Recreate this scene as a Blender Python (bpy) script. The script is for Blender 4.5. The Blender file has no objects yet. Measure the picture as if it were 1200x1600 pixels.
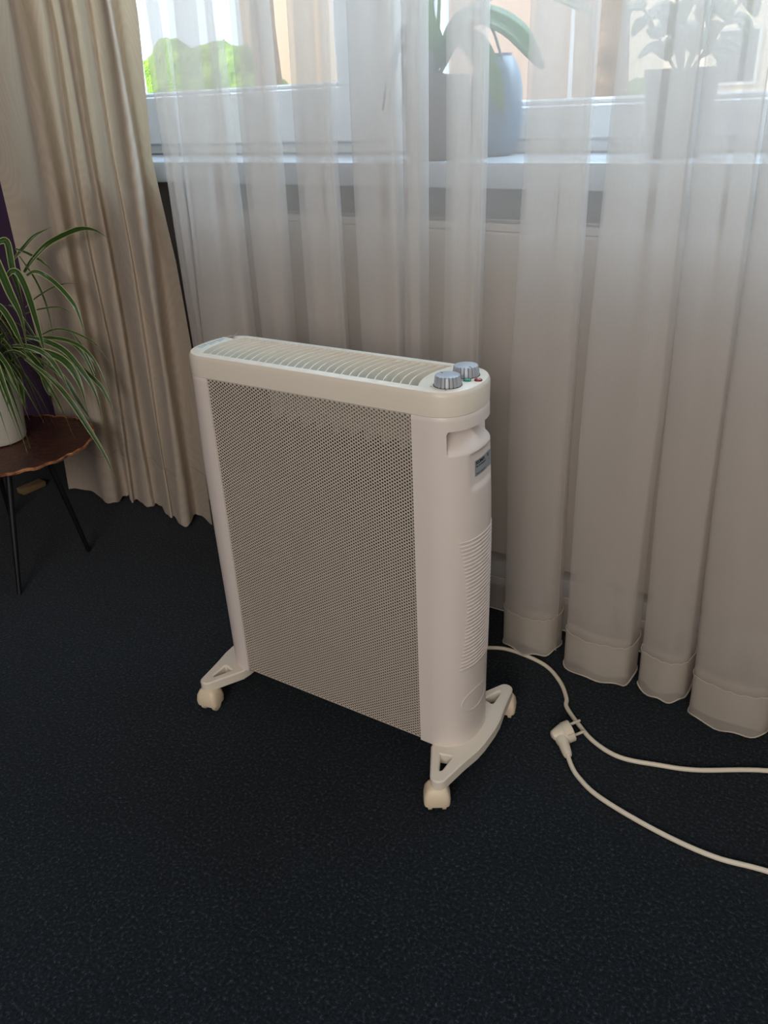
import bpy, bmesh, math, random
from mathutils import Vector, Matrix
from mathutils.geometry import tessellate_polygon

S = bpy.context.scene
COL = S.collection
# ---------------------------------------------------------------- camera
cd = bpy.data.cameras.new('camera'); cam = bpy.data.objects.new('camera', cd); COL.objects.link(cam)
right = Vector((0.825, 0.563, -0.044)).normalized()
fwd = Vector((-0.520, 0.726, -0.451)).normalized()
yaw, pitch, roll = 0.62129, 0.46781, -0.049009
fwd = Vector((-math.sin(yaw)*math.cos(pitch), math.cos(yaw)*math.cos(pitch), -math.sin(pitch)))
right = Vector((math.cos(yaw), math.sin(yaw), 0)); up = right.cross(fwd)
r2 = math.cos(roll)*right + math.sin(roll)*up
u2 = -math.sin(roll)*right + math.cos(roll)*up
M = Matrix((r2, u2, -fwd)).transposed().to_4x4(); M.translation = Vector((0.702, -0.867, 0.945))
cam.matrix_world = M
cd.sensor_fit = 'VERTICAL'; cd.sensor_height = 36.0; cd.lens = 1285.6/1600*36.0
cd.clip_start = 0.02; cd.clip_end = 300
S.camera = cam
# ---------------------------------------------------------------- sky, sun, lamps, exposure
W = bpy.data.worlds.new('sky'); S.world = W; W.use_nodes = True
bg = W.node_tree.nodes['Background']
bg.inputs['Color'].default_value = (0.74, 0.86, 1.0, 1); bg.inputs['Strength'].default_value = 2.6
sd = bpy.data.lights.new('sun', 'SUN'); sd.energy = 7.0; sd.angle = 0.01; sd.color = (1.0, 0.93, 0.82)
sun = bpy.data.objects.new('sun', sd); COL.objects.link(sun)
sun.rotation_euler = Vector((-0.75, -0.45, 0.9)).to_track_quat('Z', 'Y').to_euler()
def area(name, loc, target, sx, sy, power, color):
    l = bpy.data.lights.new(name, 'AREA'); l.shape = 'RECTANGLE'; l.size = sx; l.size_y = sy; l.energy = power; l.color = color
    o = bpy.data.objects.new(name, l); COL.objects.link(o); o.location = loc
    o.rotation_euler = (Vector(target)-Vector(loc)).to_track_quat('-Z', 'Y').to_euler(); return o
area('window_daylight', (0.3, 0.90, 1.75), (0.3, -0.6, 0.9), 2.6, 0.9, 78, (0.58, 0.77, 1.0))
area('rear_fill_light', (1.2, -2.90, 1.55), (0.6, 0.0, 0.9), 1.5, 1.2, 56, (1.0, 0.93, 0.88))  # added fill lamp before the solid rear wall, standing in for unseen window daylight
S.view_settings.view_transform = 'Standard'; S.view_settings.look = 'None'
S.view_settings.gamma = 1; S.view_settings.use_curve_mapping = False
S.view_settings.exposure = 0.0

# ---------------------------------------------------------------- helpers
def lin(c):
    return tuple(((x/255)/12.92 if x/255 <= .04045 else ((x/255+.055)/1.055)**2.4) for x in c)+(1,)
def mat(name, rgb, rough=.5, metal=0, noise=None, bump=None, spec=.5, trans=0, coat=0):
    """rgb 0-255 sRGB; noise=(scale, rgb2, amount[, detail]); bump=(scale, strength, distance)"""
    m = bpy.data.materials.new(name); m.use_nodes = True; nt = m.node_tree; b = nt.nodes['Principled BSDF']
    b.inputs['Base Color'].default_value = lin(rgb); b.inputs['Roughness'].default_value = rough
    b.inputs['Metallic'].default_value = metal; b.inputs['Specular IOR Level'].default_value = spec
    b.inputs['Transmission Weight'].default_value = trans; b.inputs['Coat Weight'].default_value = coat
    tc = nt.nodes.new('ShaderNodeTexCoord')
    if noise:
        n = nt.nodes.new('ShaderNodeTexNoise'); n.inputs['Scale'].default_value = noise[0]
        n.inputs['Detail'].default_value = 4
        nt.links.new(tc.outputs['Object'], n.inputs['Vector'])
        r = nt.nodes.new('ShaderNodeValToRGB'); r.color_ramp.elements[0].position = .5-noise[2]; r.color_ramp.elements[1].position = .5+noise[2]
        r.color_ramp.elements[0].color = lin(rgb); r.color_ramp.elements[1].color = lin(noise[1])
        nt.links.new(n.outputs['Fac'], r.inputs['Fac']); nt.links.new(r.outputs['Color'], b.inputs['Base Color'])
    if bump:
        n = nt.nodes.new('ShaderNodeTexNoise'); n.inputs['Scale'].default_value = bump[0]; n.inputs['Detail'].default_value = 3
        nt.links.new(tc.outputs['Object'], n.inputs['Vector'])
        bp = nt.nodes.new('ShaderNodeBump'); bp.inputs['Strength'].default_value = bump[1]; bp.inputs['Distance'].default_value = bump[2]
        nt.links.new(n.outputs['Fac'], bp.inputs['Height']); nt.links.new(bp.outputs['Normal'], b.inputs['Normal'])
    return m
def mesh_obj(name, verts, faces, m, parent=None, smooth=False, angle=None, mats=None):
    me = bpy.data.meshes.new(name); me.from_pydata([tuple(v) for v in verts], [], faces); me.update()
    if m: me.materials.append(m)
    for x in (mats or []): me.materials.append(x)
    if smooth or angle: me.polygons.foreach_set('use_smooth', [True]*len(me.polygons))
    o = bpy.data.objects.new(name, me); COL.objects.link(o)
    if angle: me.set_sharp_from_angle(angle=math.radians(angle))
    if parent: o.parent = parent
    return o
def bm_obj(name, bm, m, parent=None, angle=30):
    me = bpy.data.meshes.new(name); bmesh.ops.recalc_face_normals(bm, faces=bm.faces[:]); bm.to_mesh(me); bm.free()
    if m: me.materials.append(m)
    me.polygons.foreach_set('use_smooth', [True]*len(me.polygons)); me.set_sharp_from_angle(angle=math.radians(angle))
    o = bpy.data.objects.new(name, me); COL.objects.link(o)
    if parent: o.parent = parent
    return o
def add_box(bm, x0, x1, y0, y1, z0, z1, bev=0, seg=2):
    r = bmesh.ops.create_cube(bm, size=1)
    for v in r['verts']:
        v.co = Vector(((x0+x1)/2+v.co.x*(x1-x0), (y0+y1)/2+v.co.y*(y1-y0), (z0+z1)/2+v.co.z*(z1-z0)))
    if bev:
        es = list({e for v in r['verts'] for e in v.link_edges})
        bmesh.ops.bevel(bm, geom=es, offset=bev, segments=seg, affect='EDGES', profile=.5)
def box(name, x0, x1, y0, y1, z0, z1, m, parent=None, bev=0, kind=None):
    bm = bmesh.new(); add_box(bm, x0, x1, y0, y1, z0, z1, bev); o = bm_obj(name, bm, m, parent)
    if kind: o['kind'] = kind
    return o
def tag(o, label, cat, group=None):
    o['label'] = label; o['category'] = cat
    if group: o['group'] = group
    return o
def empty(name, loc=(0, 0, 0), rz=0):
    o = bpy.data.objects.new(name, None); COL.objects.link(o); o.location = loc; o.rotation_euler = (0, 0, rz); o.empty_display_size = .05
    return o
def tube(bm, pts, rad, n=10, cap=True):
    """swept tube; rad number or list"""
    pts = [Vector(p) for p in pts]; N = len(pts); rad = [rad]*N if not isinstance(rad, (list, tuple)) else rad
    rings = []; ref = Vector((0, 0, 1)); prev = None
    for i, p in enumerate(pts):
        t = (pts[min(i+1, N-1)]-pts[max(i-1, 0)]).normalized()
        if prev is None:
            a = t.cross(ref); a = a if a.length > .05 else t.cross(Vector((1, 0, 0)))
        else: a = prev-t*prev.dot(t)
        a.normalize(); prev = a; b = t.cross(a)
        rings.append([bm.verts.new(p+rad[i]*(math.cos(k*2*math.pi/n)*a+math.sin(k*2*math.pi/n)*b)) for k in range(n)])
    for r, s in zip(rings, rings[1:]):
        for k in range(n): bm.faces.new((r[k], r[(k+1) % n], s[(k+1) % n], s[k]))
    if cap: bm.faces.new(rings[0][::-1]); bm.faces.new(rings[-1])
def lathe(bm, prof, n=32, c=(0, 0, 0), closed=True):
    rings = [[bm.verts.new((c[0]+r*math.cos(k*2*math.pi/n), c[1]+r*math.sin(k*2*math.pi/n), c[2]+z)) for k in range(n)] for r, z in prof]
    for r, s in zip(rings, rings[1:]):
        for k in range(n): bm.faces.new((r[k], r[(k+1) % n], s[(k+1) % n], s[k]))
    if closed: bm.faces.new(rings[0][::-1]); bm.faces.new(rings[-1])
def catmull(P, n):
    """P list of vectors -> smooth list, n steps per segment"""
    P = [Vector(p) for p in P]; Q = [2*P[0]-P[1]]+P+[2*P[-1]-P[-2]]; out = []
    for i in range(1, len(Q)-2):
        a, b, c, d = Q[i-1:i+3]
        for k in range(n):
            t = k/n
            out.append(.5*((2*b)+(c-a)*t+(2*a-5*b+4*c-d)*t*t+(3*b-a-3*c+d)*t**3))
    out.append(P[-1]); return out
def sm(a, b, x):
    t = max(0, min(1, (x-a)/(b-a))); return t*t*(3-2*t)
def plate(name, outer, holes, z0, z1, m, parent=None, bev=0, angle=35):
    """flat plate with holes between z0 and z1, bevelled outlines"""
    def off(loop, d, hole):
        n = len(loop); o = []
        A = sum(loop[i][0]*loop[(i+1) % n][1]-loop[(i+1) % n][0]*loop[i][1] for i in range(n))
        s = (1 if A > 0 else -1)*(-1 if hole else 1)
        for i in range(n):
            p0, p, p1 = Vector(loop[i-1]), Vector(loop[i]), Vector(loop[(i+1) % n])
            a = (p-p0).normalized(); b = (p1-p).normalized()
            na = Vector((-a.y, a.x)); nb = Vector((-b.y, b.x)); v = na+nb
            v = v/max(.4, v.dot(na)) if v.length > 1e-6 else na
            o.append(p+s*d*v)
        return o
    loops = [(outer, False)]+[(h, True) for h in holes]
    V = []; F = []; capT = []; capB = []
    for lp, hole in loops:
        lp = [Vector(p[:2]) for p in lp]; n = len(lp); inn = off(lp, bev, hole) if bev else lp
        lv = [(inn, z0), (lp, z0+bev), (lp, z1-bev), (inn, z1)] if bev else [(lp, z0), (lp, z1)]
        base = len(V)
        for q, z in lv: V += [(p.x, p.y, z) for p in q]
        for l in range(len(lv)-1):
            for i in range(n): F.append((base+l*n+i, base+l*n+(i+1) % n, base+(l+1)*n+(i+1) % n, base+(l+1)*n+i))
        capB.append([base+i for i in range(n)]); capT.append([base+(len(lv)-1)*n+i for i in range(n)])
    for cap in (capB, capT):
        flat = [i for c in cap for i in c]
        for t in tessellate_polygon([[Vector(V[i]) for i in c] for c in cap]): F.append(tuple(flat[i] for i in t))
    bm = bmesh.new(); vs = [bm.verts.new(v) for v in V]
    for f in F:
        try: bm.faces.new([vs[i] for i in f])
        except ValueError: pass
    return bm_obj(name, bm, m, parent, angle)
# ---------------------------------------------------------------- materials
carpet = mat('navy_carpet', (17, 23, 31), .95, spec=.1)
nt = carpet.node_tree; b = nt.nodes['Principled BSDF']; tc = nt.nodes.new('ShaderNodeTexCoord')
n1 = nt.nodes.new('ShaderNodeTexNoise'); n1.inputs['Scale'].default_value = 210; n1.inputs['Detail'].default_value = 3; n1.inputs['Roughness'].default_value = .7
n2 = nt.nodes.new('ShaderNodeTexNoise'); n2.inputs['Scale'].default_value = 9; n2.inputs['Detail'].default_value = 5
r1 = nt.nodes.new('ShaderNodeValToRGB'); r1.color_ramp.elements[0].position = .36; r1.color_ramp.elements[1].position = .74
r1.color_ramp.elements[0].color = lin((14, 20, 26)); r1.color_ramp.elements[1].color = lin((74, 86, 94))
e = r1.color_ramp.elements.new(.56); e.color = lin((28, 36, 43))
mx = nt.nodes.new('ShaderNodeMix'); mx.data_type = 'RGBA'; mx.blend_type = 'MULTIPLY'; mx.inputs['Factor'].default_value = .5
for n in (n1, n2): nt.links.new(tc.outputs['Object'], n.inputs['Vector'])
nt.links.new(n1.outputs['Fac'], r1.inputs['Fac']); nt.links.new(r1.outputs['Color'], mx.inputs['A'])
r2n = nt.nodes.new('ShaderNodeValToRGB'); r2n.color_ramp.elements[0].position = .35; r2n.color_ramp.elements[1].position = .65
r2n.color_ramp.elements[0].color = (.75, .75, .75, 1)
nt.links.new(n2.outputs['Fac'], r2n.inputs['Fac']); nt.links.new(r2n.outputs['Color'], mx.inputs['B']); nt.links.new(mx.outputs['Result'], b.inputs['Base Color'])
bp = nt.nodes.new('ShaderNodeBump'); bp.inputs['Strength'].default_value = .7; bp.inputs['Distance'].default_value = .003
nt.links.new(n1.outputs['Fac'], bp.inputs['Height']); nt.links.new(bp.outputs['Normal'], b.inputs['Normal'])
b.inputs['Sheen Weight'].default_value = .1

purple = mat('purple_plaster', (82, 58, 88), .85, noise=(3, (75, 52, 81), .3), bump=(60, .2, .002))
white_wall = mat('white_plaster', (206, 198, 186), .9, noise=(2, (198, 190, 178), .3))
white_paint = mat('white_painted_frame', (232, 234, 236), .35)
sill_mat = mat('white_sill_stone', (168, 172, 178), .35, noise=(14, (160, 164, 170), .3))
rad_mat = mat('radiator_enamel', (178, 168, 158), .4)
plastic = mat('cream_plastic_body', (232, 222, 216), .38, noise=(6, (228, 218, 210), .3), bump=(900, .06, .0004))
plastic_y = mat('aged_cream_plastic', (235, 227, 214), .35, noise=(9, (231, 223, 207), .3), bump=(900, .06, .0004))
caster_mat = mat('ivory_caster_plastic', (238, 222, 196), .4, noise=(25, (230, 210, 180), .3))
mesh_mat = mat('painted_mesh_metal', (206, 196, 182), .5, metal=.1)
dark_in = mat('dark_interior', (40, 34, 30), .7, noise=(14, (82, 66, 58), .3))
mica = mat('mica_plate', (52, 42, 36), .55, noise=(9, (64, 48, 40), .3))
slat_light_mat = mat('pale_slat_light', (170, 166, 156), .5)  # pale tone standing in for light falling through the grille slats
silver = mat('silver_knob', (176, 182, 190), .48, metal=.30, bump=(400, .05, .0003))
groove_dark = mat('knob_mark', (40, 42, 46), .5)
green_lens = mat('green_lens', (20, 130, 104), .15, coat=.6)
red_lens = mat('red_lens', (140, 24, 26), .15, coat=.6)
sticker_mat = mat('silver_sticker', (150, 160, 166), .4, metal=.2)
ink = mat('black_ink', (22, 24, 26), .6)
faded = mat('faded_sticker', (222, 222, 212), .5)
faded_ink = mat('faded_blue_ink', (150, 166, 176), .6)
tape_mat = mat('curled_tape', (198, 176, 160), .3)
cord_mat = mat('cream_cord', (232, 222, 202), .45)
plug_mat = mat('cream_plug', (226, 216, 196), .4)
pin_mat = mat('nickel_pin', (214, 204, 184), .35, metal=.25)

def sheer(name, rgb, cover, back=.5):
    m = bpy.data.materials.new(name); m.use_nodes = True; nt = m.node_tree; N = nt.nodes; L = nt.links
    for n in list(N): N.remove(n)
    out = N.new('ShaderNodeOutputMaterial'); tr = N.new('ShaderNodeBsdfTransparent'); tr.inputs[0].default_value = (1, 1, 1, 1)
    df = N.new('ShaderNodeBsdfDiffuse'); df.inputs[0].default_value = lin(rgb); tl = N.new('ShaderNodeBsdfTranslucent'); tl.inputs[0].default_value = lin(rgb)
    m1 = N.new('ShaderNodeMixShader'); m1.inputs[0].default_value = back; L.new(df.outputs[0], m1.inputs[1]); L.new(tl.outputs[0], m1.inputs[2])
    m2 = N.new('ShaderNodeMixShader'); L.new(tr.outputs[0], m2.inputs[1]); L.new(m1.outputs[0], m2.inputs[2])
    tc = N.new('ShaderNodeTexCoord'); mp = N.new('ShaderNodeMapping'); mp.inputs['Scale'].default_value = (900, 900, 60); L.new(tc.outputs['Object'], mp.inputs[0])
    nz = N.new('ShaderNodeTexNoise'); nz.inputs['Scale'].default_value = 1; nz.inputs['Detail'].default_value = 3; L.new(mp.outputs[0], nz.inputs['Vector'])
    mr = N.new('ShaderNodeMapRange'); mr.inputs['From Min'].default_value = .3; mr.inputs['From Max'].default_value = .7
    mr.inputs['To Min'].default_value = cover-.006; mr.inputs['To Max'].default_value = cover+.006
    L.new(nz.outputs['Fac'], mr.inputs['Value']); L.new(mr.outputs[0], m2.inputs[0]); L.new(m2.outputs[0], out.inputs[0])
    return m
sheer_mat = sheer('sheer_voile', (238, 231, 224), .31, .40)
hem_mat = sheer('sheer_hem', (232, 224, 212), .42, .4)
thread_mat = mat('hem_thread', (190, 182, 168), .8)
drape_mat = bpy.data.materials.new('beige_drape'); drape_mat.use_nodes = True
nt = drape_mat.node_tree; b = nt.nodes['Principled BSDF']; out = nt.nodes['Material Output']
b.inputs['Roughness'].default_value = .6; b.inputs['Sheen Weight'].default_value = .2
tc = nt.nodes.new('ShaderNodeTexCoord'); mp = nt.nodes.new('ShaderNodeMapping'); mp.inputs['Scale'].default_value = (9, 9, 3.2); nt.links.new(tc.outputs['Object'], mp.inputs[0])
wv = nt.nodes.new('ShaderNodeTexNoise'); wv.inputs['Scale'].default_value = 1; wv.inputs['Detail'].default_value = 0; wv.inputs['Distortion'].default_value = .4; nt.links.new(mp.outputs[0], wv.inputs['Vector'])
mm = nt.nodes.new('ShaderNodeMath'); mm.operation = 'MULTIPLY'; mm.inputs[1].default_value = 130; nt.links.new(wv.outputs['Fac'], mm.inputs[0])
ms = nt.nodes.new('ShaderNodeMath'); ms.operation = 'SINE'; nt.links.new(mm.outputs[0], ms.inputs[0])
cr = nt.nodes.new('ShaderNodeValToRGB'); cr.color_ramp.elements[0].position = 0; cr.color_ramp.elements[1].position = 1
mr = nt.nodes.new('ShaderNodeMapRange'); mr.inputs['From Min'].default_value = -1; nt.links.new(ms.outputs[0], mr.inputs['Value']); nt.links.new(mr.outputs[0], cr.inputs['Fac'])
cr.color_ramp.elements[0].color = lin((197, 182, 164)); cr.color_ramp.elements[1].color = lin((204, 190, 173))
nt.links.new(cr.outputs['Color'], b.inputs['Base Color'])
tl = nt.nodes.new('ShaderNodeBsdfTranslucent'); tl.inputs[0].default_value = lin((214, 196, 166)); mxs = nt.nodes.new('ShaderNodeMixShader'); mxs.inputs[0].default_value = .16
nt.links.new(b.outputs[0], mxs.inputs[1]); nt.links.new(tl.outputs[0], mxs.inputs[2]); nt.links.new(mxs.outputs[0], out.inputs[0])

# ---------------------------------------------------------------- room shell
X0, X1, YB, YF, H = -2.0, 2.3, 0.50, -3.05, 2.55
WX0, WX1, WZ1 = -1.16, 1.10, 2.12
box('floor', X0-.1, X1+.1, YF-.1, YB+.14, -.1, 0, carpet, kind='structure')
bm = bmesh.new()
add_box(bm, X0-.1, WX0, YB, YB+.14, 0, H); add_box(bm, WX1, X1+.1, YB, YB+.14, 0, H)
add_box(bm, WX0, WX1, YB, YB+.14, WZ1, H)
bm_obj('wall_back', bm, purple)['kind'] = 'structure'
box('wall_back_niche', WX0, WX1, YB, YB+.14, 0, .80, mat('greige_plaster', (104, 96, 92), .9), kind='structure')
box('wall_left', X0-.1, X0, YF, YB, 0, H, purple, kind='structure')
box('wall_right', X1, X1+.1, YF, YB, 0, H, white_wall, kind='structure')
box('wall_front', X0-.1, X1+.1, YF-.1, YF, 0, H, white_wall, kind='structure')
box('ceiling', X0-.1, X1+.1, YF-.1, YB+.14, H, H+.1, white_wall, kind='structure')
box('baseboard_back', X0, X1, YB-.012, YB, 0, .06, white_paint, kind='structure')

# window: frame, two sashes with panes, thick middle post
win = empty('window_1', ((WX0+WX1)/2, .62, .842)); win['kind'] = 'structure'
def wpart(name, boxes, m=white_paint, bev=.003):
    bm = bmesh.new()
    for q in boxes: add_box(bm, *q, bev, 1)
    o = bm_obj(name, bm, m); o.parent = win; o.matrix_parent_inverse = Matrix.Translation(-Vector(win.location)); return o
wpart('window_frame', [(WX0, WX1, .615, .70, .842, .864), (WX0, WX1, .615, .70, 2.09, WZ1), (WX0, WX0+.045, .615, .70, .864, 2.09), (WX1-.045, WX1, .615, .70, .864, 2.09), (-.345, -.262, .612, .70, .864, 2.09)])
def sash(x0, x1, z0, st, rail):
    bb = [(x0, x1, .604, .672, z0, z0+rail), (x0, x1, .604, .672, 2.09-.07, 2.09), (x0, x0+st, .604, .672, z0+rail, 2.02), (x1-st, x1, .604, .672, z0+rail, 2.02)]
    bb += [(x0+st, x1-st, .612, .66, z0+rail, z0+rail+.009), (x0+st-.001, x0+st+.008, .612, .66, z0+rail, 2.02), (x1-st-.008, x1-st+.001, .612, .66, z0+rail, 2.02)]
    s = wpart('sash', bb)
    return s
sash(WX0+.045, -.345, .864, .07, .102)
sash(-.262, WX1-.045, .864, .066, .054)
wpart('window_handle', [(-.40, -.375, .585, .604, 1.40, 1.46), (-.396, -.379, .565, .585, 1.36, 1.44)], silver)
glass = bpy.data.materials.new('window_glass'); glass.use_nodes = True
N = glass.node_tree.nodes; L = glass.node_tree.links; N.remove(N['Principled BSDF'])
g1 = N.new('ShaderNodeBsdfTransparent'); g2 = N.new('ShaderNodeBsdfGlossy'); g2.inputs['Roughness'].default_value = .02; gm = N.new('ShaderNodeMixShader'); gm.inputs[0].default_value = .05
g1.inputs[0].default_value = (.95, .97, .96, 1)
L.new(g1.outputs[0], gm.inputs[1]); L.new(g2.outputs[0], gm.inputs[2]); L.new(gm.outputs[0], N['Material Output'].inputs[0])
wpart('pane', [(WX0+.10, -.41, .634, .640, .95, 2.03)], glass, 0); wpart('pane', [(-.2, WX1-.10, .634, .640, .90, 2.03)], glass, 0)
sl = box('trim_1', WX0-.04, WX1+.04, .42, .625, .800, .842, sill_mat, bev=.006); sl['kind'] = 'structure'

# plain white slab standing in for an unseen rear window, added behind the fill lamp
rw = box('added_window_slab', .35, 2.05, YF, YF+.05, .85, 2.25, white_paint, bev=.004, kind='structure')

# radiator under the sill
rad = empty('radiator', (0.1, .46, .10)); tag(rad, 'pale flat panel radiator under the window sill behind the sheer curtain', 'radiator')
def rp(name, boxes, bev=.004):
    bm = bmesh.new()
    for q in boxes: add_box(bm, *q, bev, 1)
    o = bm_obj(name, bm, rad_mat); o.parent = rad; o.matrix_parent_inverse = Matrix.Translation(-Vector(rad.location)); return o
rp('front_panel', [(-.66, 1.0, .428, .440, .115, .733)])
rp('back_panel', [(-.66, 1.0, .474, .484, .115, .725)])
rp('side_cover', [(-.662, -.654, .430, .482, .115, .742)]); rp('side_cover', [(.994, 1.002, .430, .482, .115, .742)])
rp('top_grille', [(-.66, 1.0, .430, .436, .734, .746), (-.66, 1.0, .478, .484, .734, .746)]+[(-.65+i*.028, -.632+i*.028, .436, .478, .738, .744) for i in range(59)], 0)
rp('wall_bracket', [(-.50, -.47, .484, .4995, .14, .70)]); rp('wall_bracket', [(.82, .85, .484, .4995, .14, .70)])
rp('foot', [(-.5, -.47, .44, .475, 0, .116)]); rp('foot', [(.86, .89, .44, .475, 0, .116)])

# ---------------------------------------------------------------- sheer curtain
ZS = [1.10, .85, .53, .05]
LOBES = [  # left edge / right edge of every front fold at four heights
 ((-.60, -.60, -.60, -.60), (-.56, -.57, -.585, -.59)),
 ((-.532, -.548, -.567, -.575), (-.430, -.433, -.436, -.44)),
 ((-.388, -.399, -.405, -.415), (-.322, -.325, -.339, -.345)),
 ((-.266, -.275, -.282, -.29), (-.192, -.204, -.205, -.21)),
 ((-.151, -.157, -.161, -.165), (-.070, -.073, -.079, -.085)),
 ((-.052, -.058, -.066, -.07), (-.022, -.027, -.033, -.035)),
 ((.022, .019, .009, .0), (.078, .076, .069, .06)),
 ((.151, .147, .134, .130), (.238, .236, .236, .226)),
 ((.276, .268, .260, .256), (.379, .378, .380, .372)),
 ((.383, .382, .386, .389), (.457, .458, .463, .466)),
 ((.462, .464, .470, .482), (.560, .562, .575, .600)),
 ((.600, .602, .615, .630), (.690, .69, .70, .71)),
 ((.73, .73, .74, .75), (.82, .82, .83, .84)),
 ((.87, .87, .88, .88), (.96, .96, .97, .98)),
 ((1.0, 1.0, 1.0, 1.0), (1.09, 1.09, 1.1, 1.1))]
FRONT_B = [.30, .29, .30, .29, .29, .285, .285, .285, .275, .285, .262, .28, .275, .28, .28]
def interp(tab, z):
    if z >= ZS[0]: return tab[0]
    if z <= ZS[-1]: return tab[-1]
    for i in range(3):
        if z >= ZS[i+1]:
            t = (z-ZS[i+1])/(ZS[i]-ZS[i+1]); return tab[i+1]*(1-t)+tab[i]*t
rnd = random.Random(4)
LR = [(rnd.uniform(.40, .50), rnd.uniform(.40, .50), rnd.uniform(-.003, .003)) for _ in LOBES]
def sheer_path(z, n=4):
    P = []
    up = sm(.05, 1.2, z); dp = sm(.0, .45, z)
    for i, (l, r) in enumerate(LOBES):
        a = interp(l, z); c = interp(r, z); w = c-a; f = FRONT_B[i]*(1-up)+.285*up; bk = (.385*(1-dp)+(f+.034)*dp)
        ll, rr, dz = LR[i]
        wob = .004*math.sin(z*7+i*2.1)
        e1, e2 = .0035*math.sin(i*1.7), .003*math.cos(i*2.3)
        q = 1-dp*.9; g = .010*q
        P += [(a+ll*w, bk+dz, z), (a+.04*w, f+.55*(bk-f)+.010, z), (a+.05*w, f+.016+g+.012*q, z), (a+.5*w, f+.013+g+wob*.4, z), (c-.04*w-e1, f+.014+g+.012*q, z), (c-.015*w-e1, f+.010+g+.014*q, z), (c-.06*w, f+.008+g+.008*q, z),
              (a+.5*w, f+.0075+g*.7, z), (a+.06*w+e2, f+.008+g+.008*q, z), (a+.005*w, f+.006+.020*q, z), (a+.07*w, f+.002+.006*q, z), (a+.4*w, f-.004+wob*.6, z), (a+.66*w, f-.003-wob*.6, z),
              (c-.10*w, f+.006*q, z), (c, f+.005+.020*q, z), (c-.02*w, f+.55*(bk-f)+.014, z), (c-rr*w, bk-dz, z)]
    return catmull(P, n)
def cloth(name, path_fn, zrows, m, parent=None, offset=0):
    rows = [path_fn(z) for z in zrows]; n = len(rows[0]); V = []
    for r in rows:
        for i, p in enumerate(r):
            if offset:
                t = r[min(i+1, n-1)]-r[max(i-1, 0)]; nn = Vector((t.y, -t.x, 0)).normalized(); p = p+nn*offset
            V.append(p)
    F = [(j*n+i, j*n+i+1, (j+1)*n+i+1, (j+1)*n+i) for j in range(len(rows)-1) for i in range(n-1)]
    return mesh_obj(name, V, F, m, parent, smooth=True)
def hem_wave(fn, z0, amp=.003):
    def g(z):
        P = fn(z)
        if z < z0+.005:
            for i, p in enumerate(P): p.z += amp*math.sin(i*.9)+amp*.6*math.sin(i*.31+1)
        return P
    return g
HZ = .016
sc = empty('sheer_curtain', (.2, .31, HZ)); tag(sc, 'white translucent sheer curtain hanging in soft folds in front of the window', 'curtain')
def adopt(o, p): o.parent = p; o.matrix_parent_inverse = Matrix.Translation(-Vector(p.location)); return o
zr = [HZ, .03, .05, .075]+[.1+.05*i for i in range(29)]+[1.6, 1.9, 2.2, 2.42]
adopt(cloth('fabric', hem_wave(sheer_path, HZ), zr, sheer_mat), sc)
adopt(cloth('hem', hem_wave(sheer_path, HZ), [HZ, .03, .05, .07, .092], hem_mat, offset=.0012), sc)
def thread(name, fn, z, r, m, par, amp=.0012, rep=.9):
    pts = fn(z); V = []; F = []
    n = len(pts)
    for i, p in enumerate(pts):
        t = (pts[min(i+1, n-1)]-pts[max(i-1, 0)]).normalized(); nn = Vector((t.y, -t.x, 0))
        q = p+nn*.0016+Vector((0, 0, amp*math.sin(i*rep*2.3)))
        V += [q+nn*r, q+Vector((0, 0, r)), q-nn*r, q-Vector((0, 0, r))]
    for i in range(n-1):
        for k in range(4): F.append((i*4+k, i*4+(k+1) % 4, i*4+4+(k+1) % 4, i*4+4+k))
    return adopt(mesh_obj(name, V, F, m, smooth=True), par)
thread('hem_stitch', sheer_path, .093, .0009, thread_mat, sc)
thread('hem_edge', hem_wave(sheer_path, HZ), HZ, .0016, thread_mat, sc, 0)

# ---------------------------------------------------------------- beige drape
ZD = [1.1, .85, .65, .4, .2, .02]
FD = [(.320, (-1.13, -1.20, -1.195, -1.195, -1.20, -1.215)),
(.350, (-1.085, -1.12, -1.164, -1.158, -1.153, -1.149)), (.306, (-.985, -.985, -.994, -1.002, -1.008, -1.014)),
(.390, (-1.02, -1.04, -1.05, -1.051, -1.053, -1.056)), (.345, (-.938, -.955, -.964, -.956, -.967, -.983)),
(.380, (-.950, -.969, -.976, -.979, -.991, -1.008)), (.345, (-.872, -.887, -.891, -.896, -.908, -.921)),
(.395, (-.915, -.925, -.930, -.934, -.934, -.933)), (.335, (-.806, -.814, -.812, -.820, -.824, -.827)),
(.360, (-.801, -.815, -.814, -.815, -.829, -.842)), (.314, (-.707, -.710, -.715, -.725, -.733, -.741)),
(.400, (-.789, -.788, -.789, -.795, -.800, -.805)), (.370, (-.700, -.719, -.697, -.691, -.703, -.710))]
def drape_path(z):
    P = []
    for y, t in FD:
        if z >= ZD[0]: x = t[0]
        elif z <= ZD[-1]: x = t[-1]
        else:
            for i in range(5):
                if z >= ZD[i+1]:
                    k = (z-ZD[i+1])/(ZD[i]-ZD[i+1]); x = t[i+1]*(1-k)+t[i]*k; break
        P.append(Vector((x, y, z)))
    Q = []
    for i, p in enumerate(P):      # round every ridge and valley
        if 0 < i < len(P)-1:
            Q += [p+(P[i-1]-p)*.30, p+(P[i+1]-p)*.30]
        else: Q.append(p)
    R = catmull(Q, 6)
    for i, p in enumerate(R): p.y += .0022*math.sin(p.z*9+i*.21)
    return R
dr = empty('drape', (-.96, .35, .012)); tag(dr, 'heavy beige drape with moire pattern gathered at the left of the window', 'curtain')
zd = [.012, .03, .05, .078, .1]+[.15+.05*i for i in range(28)]+[1.8, 2.1, 2.42]
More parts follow.
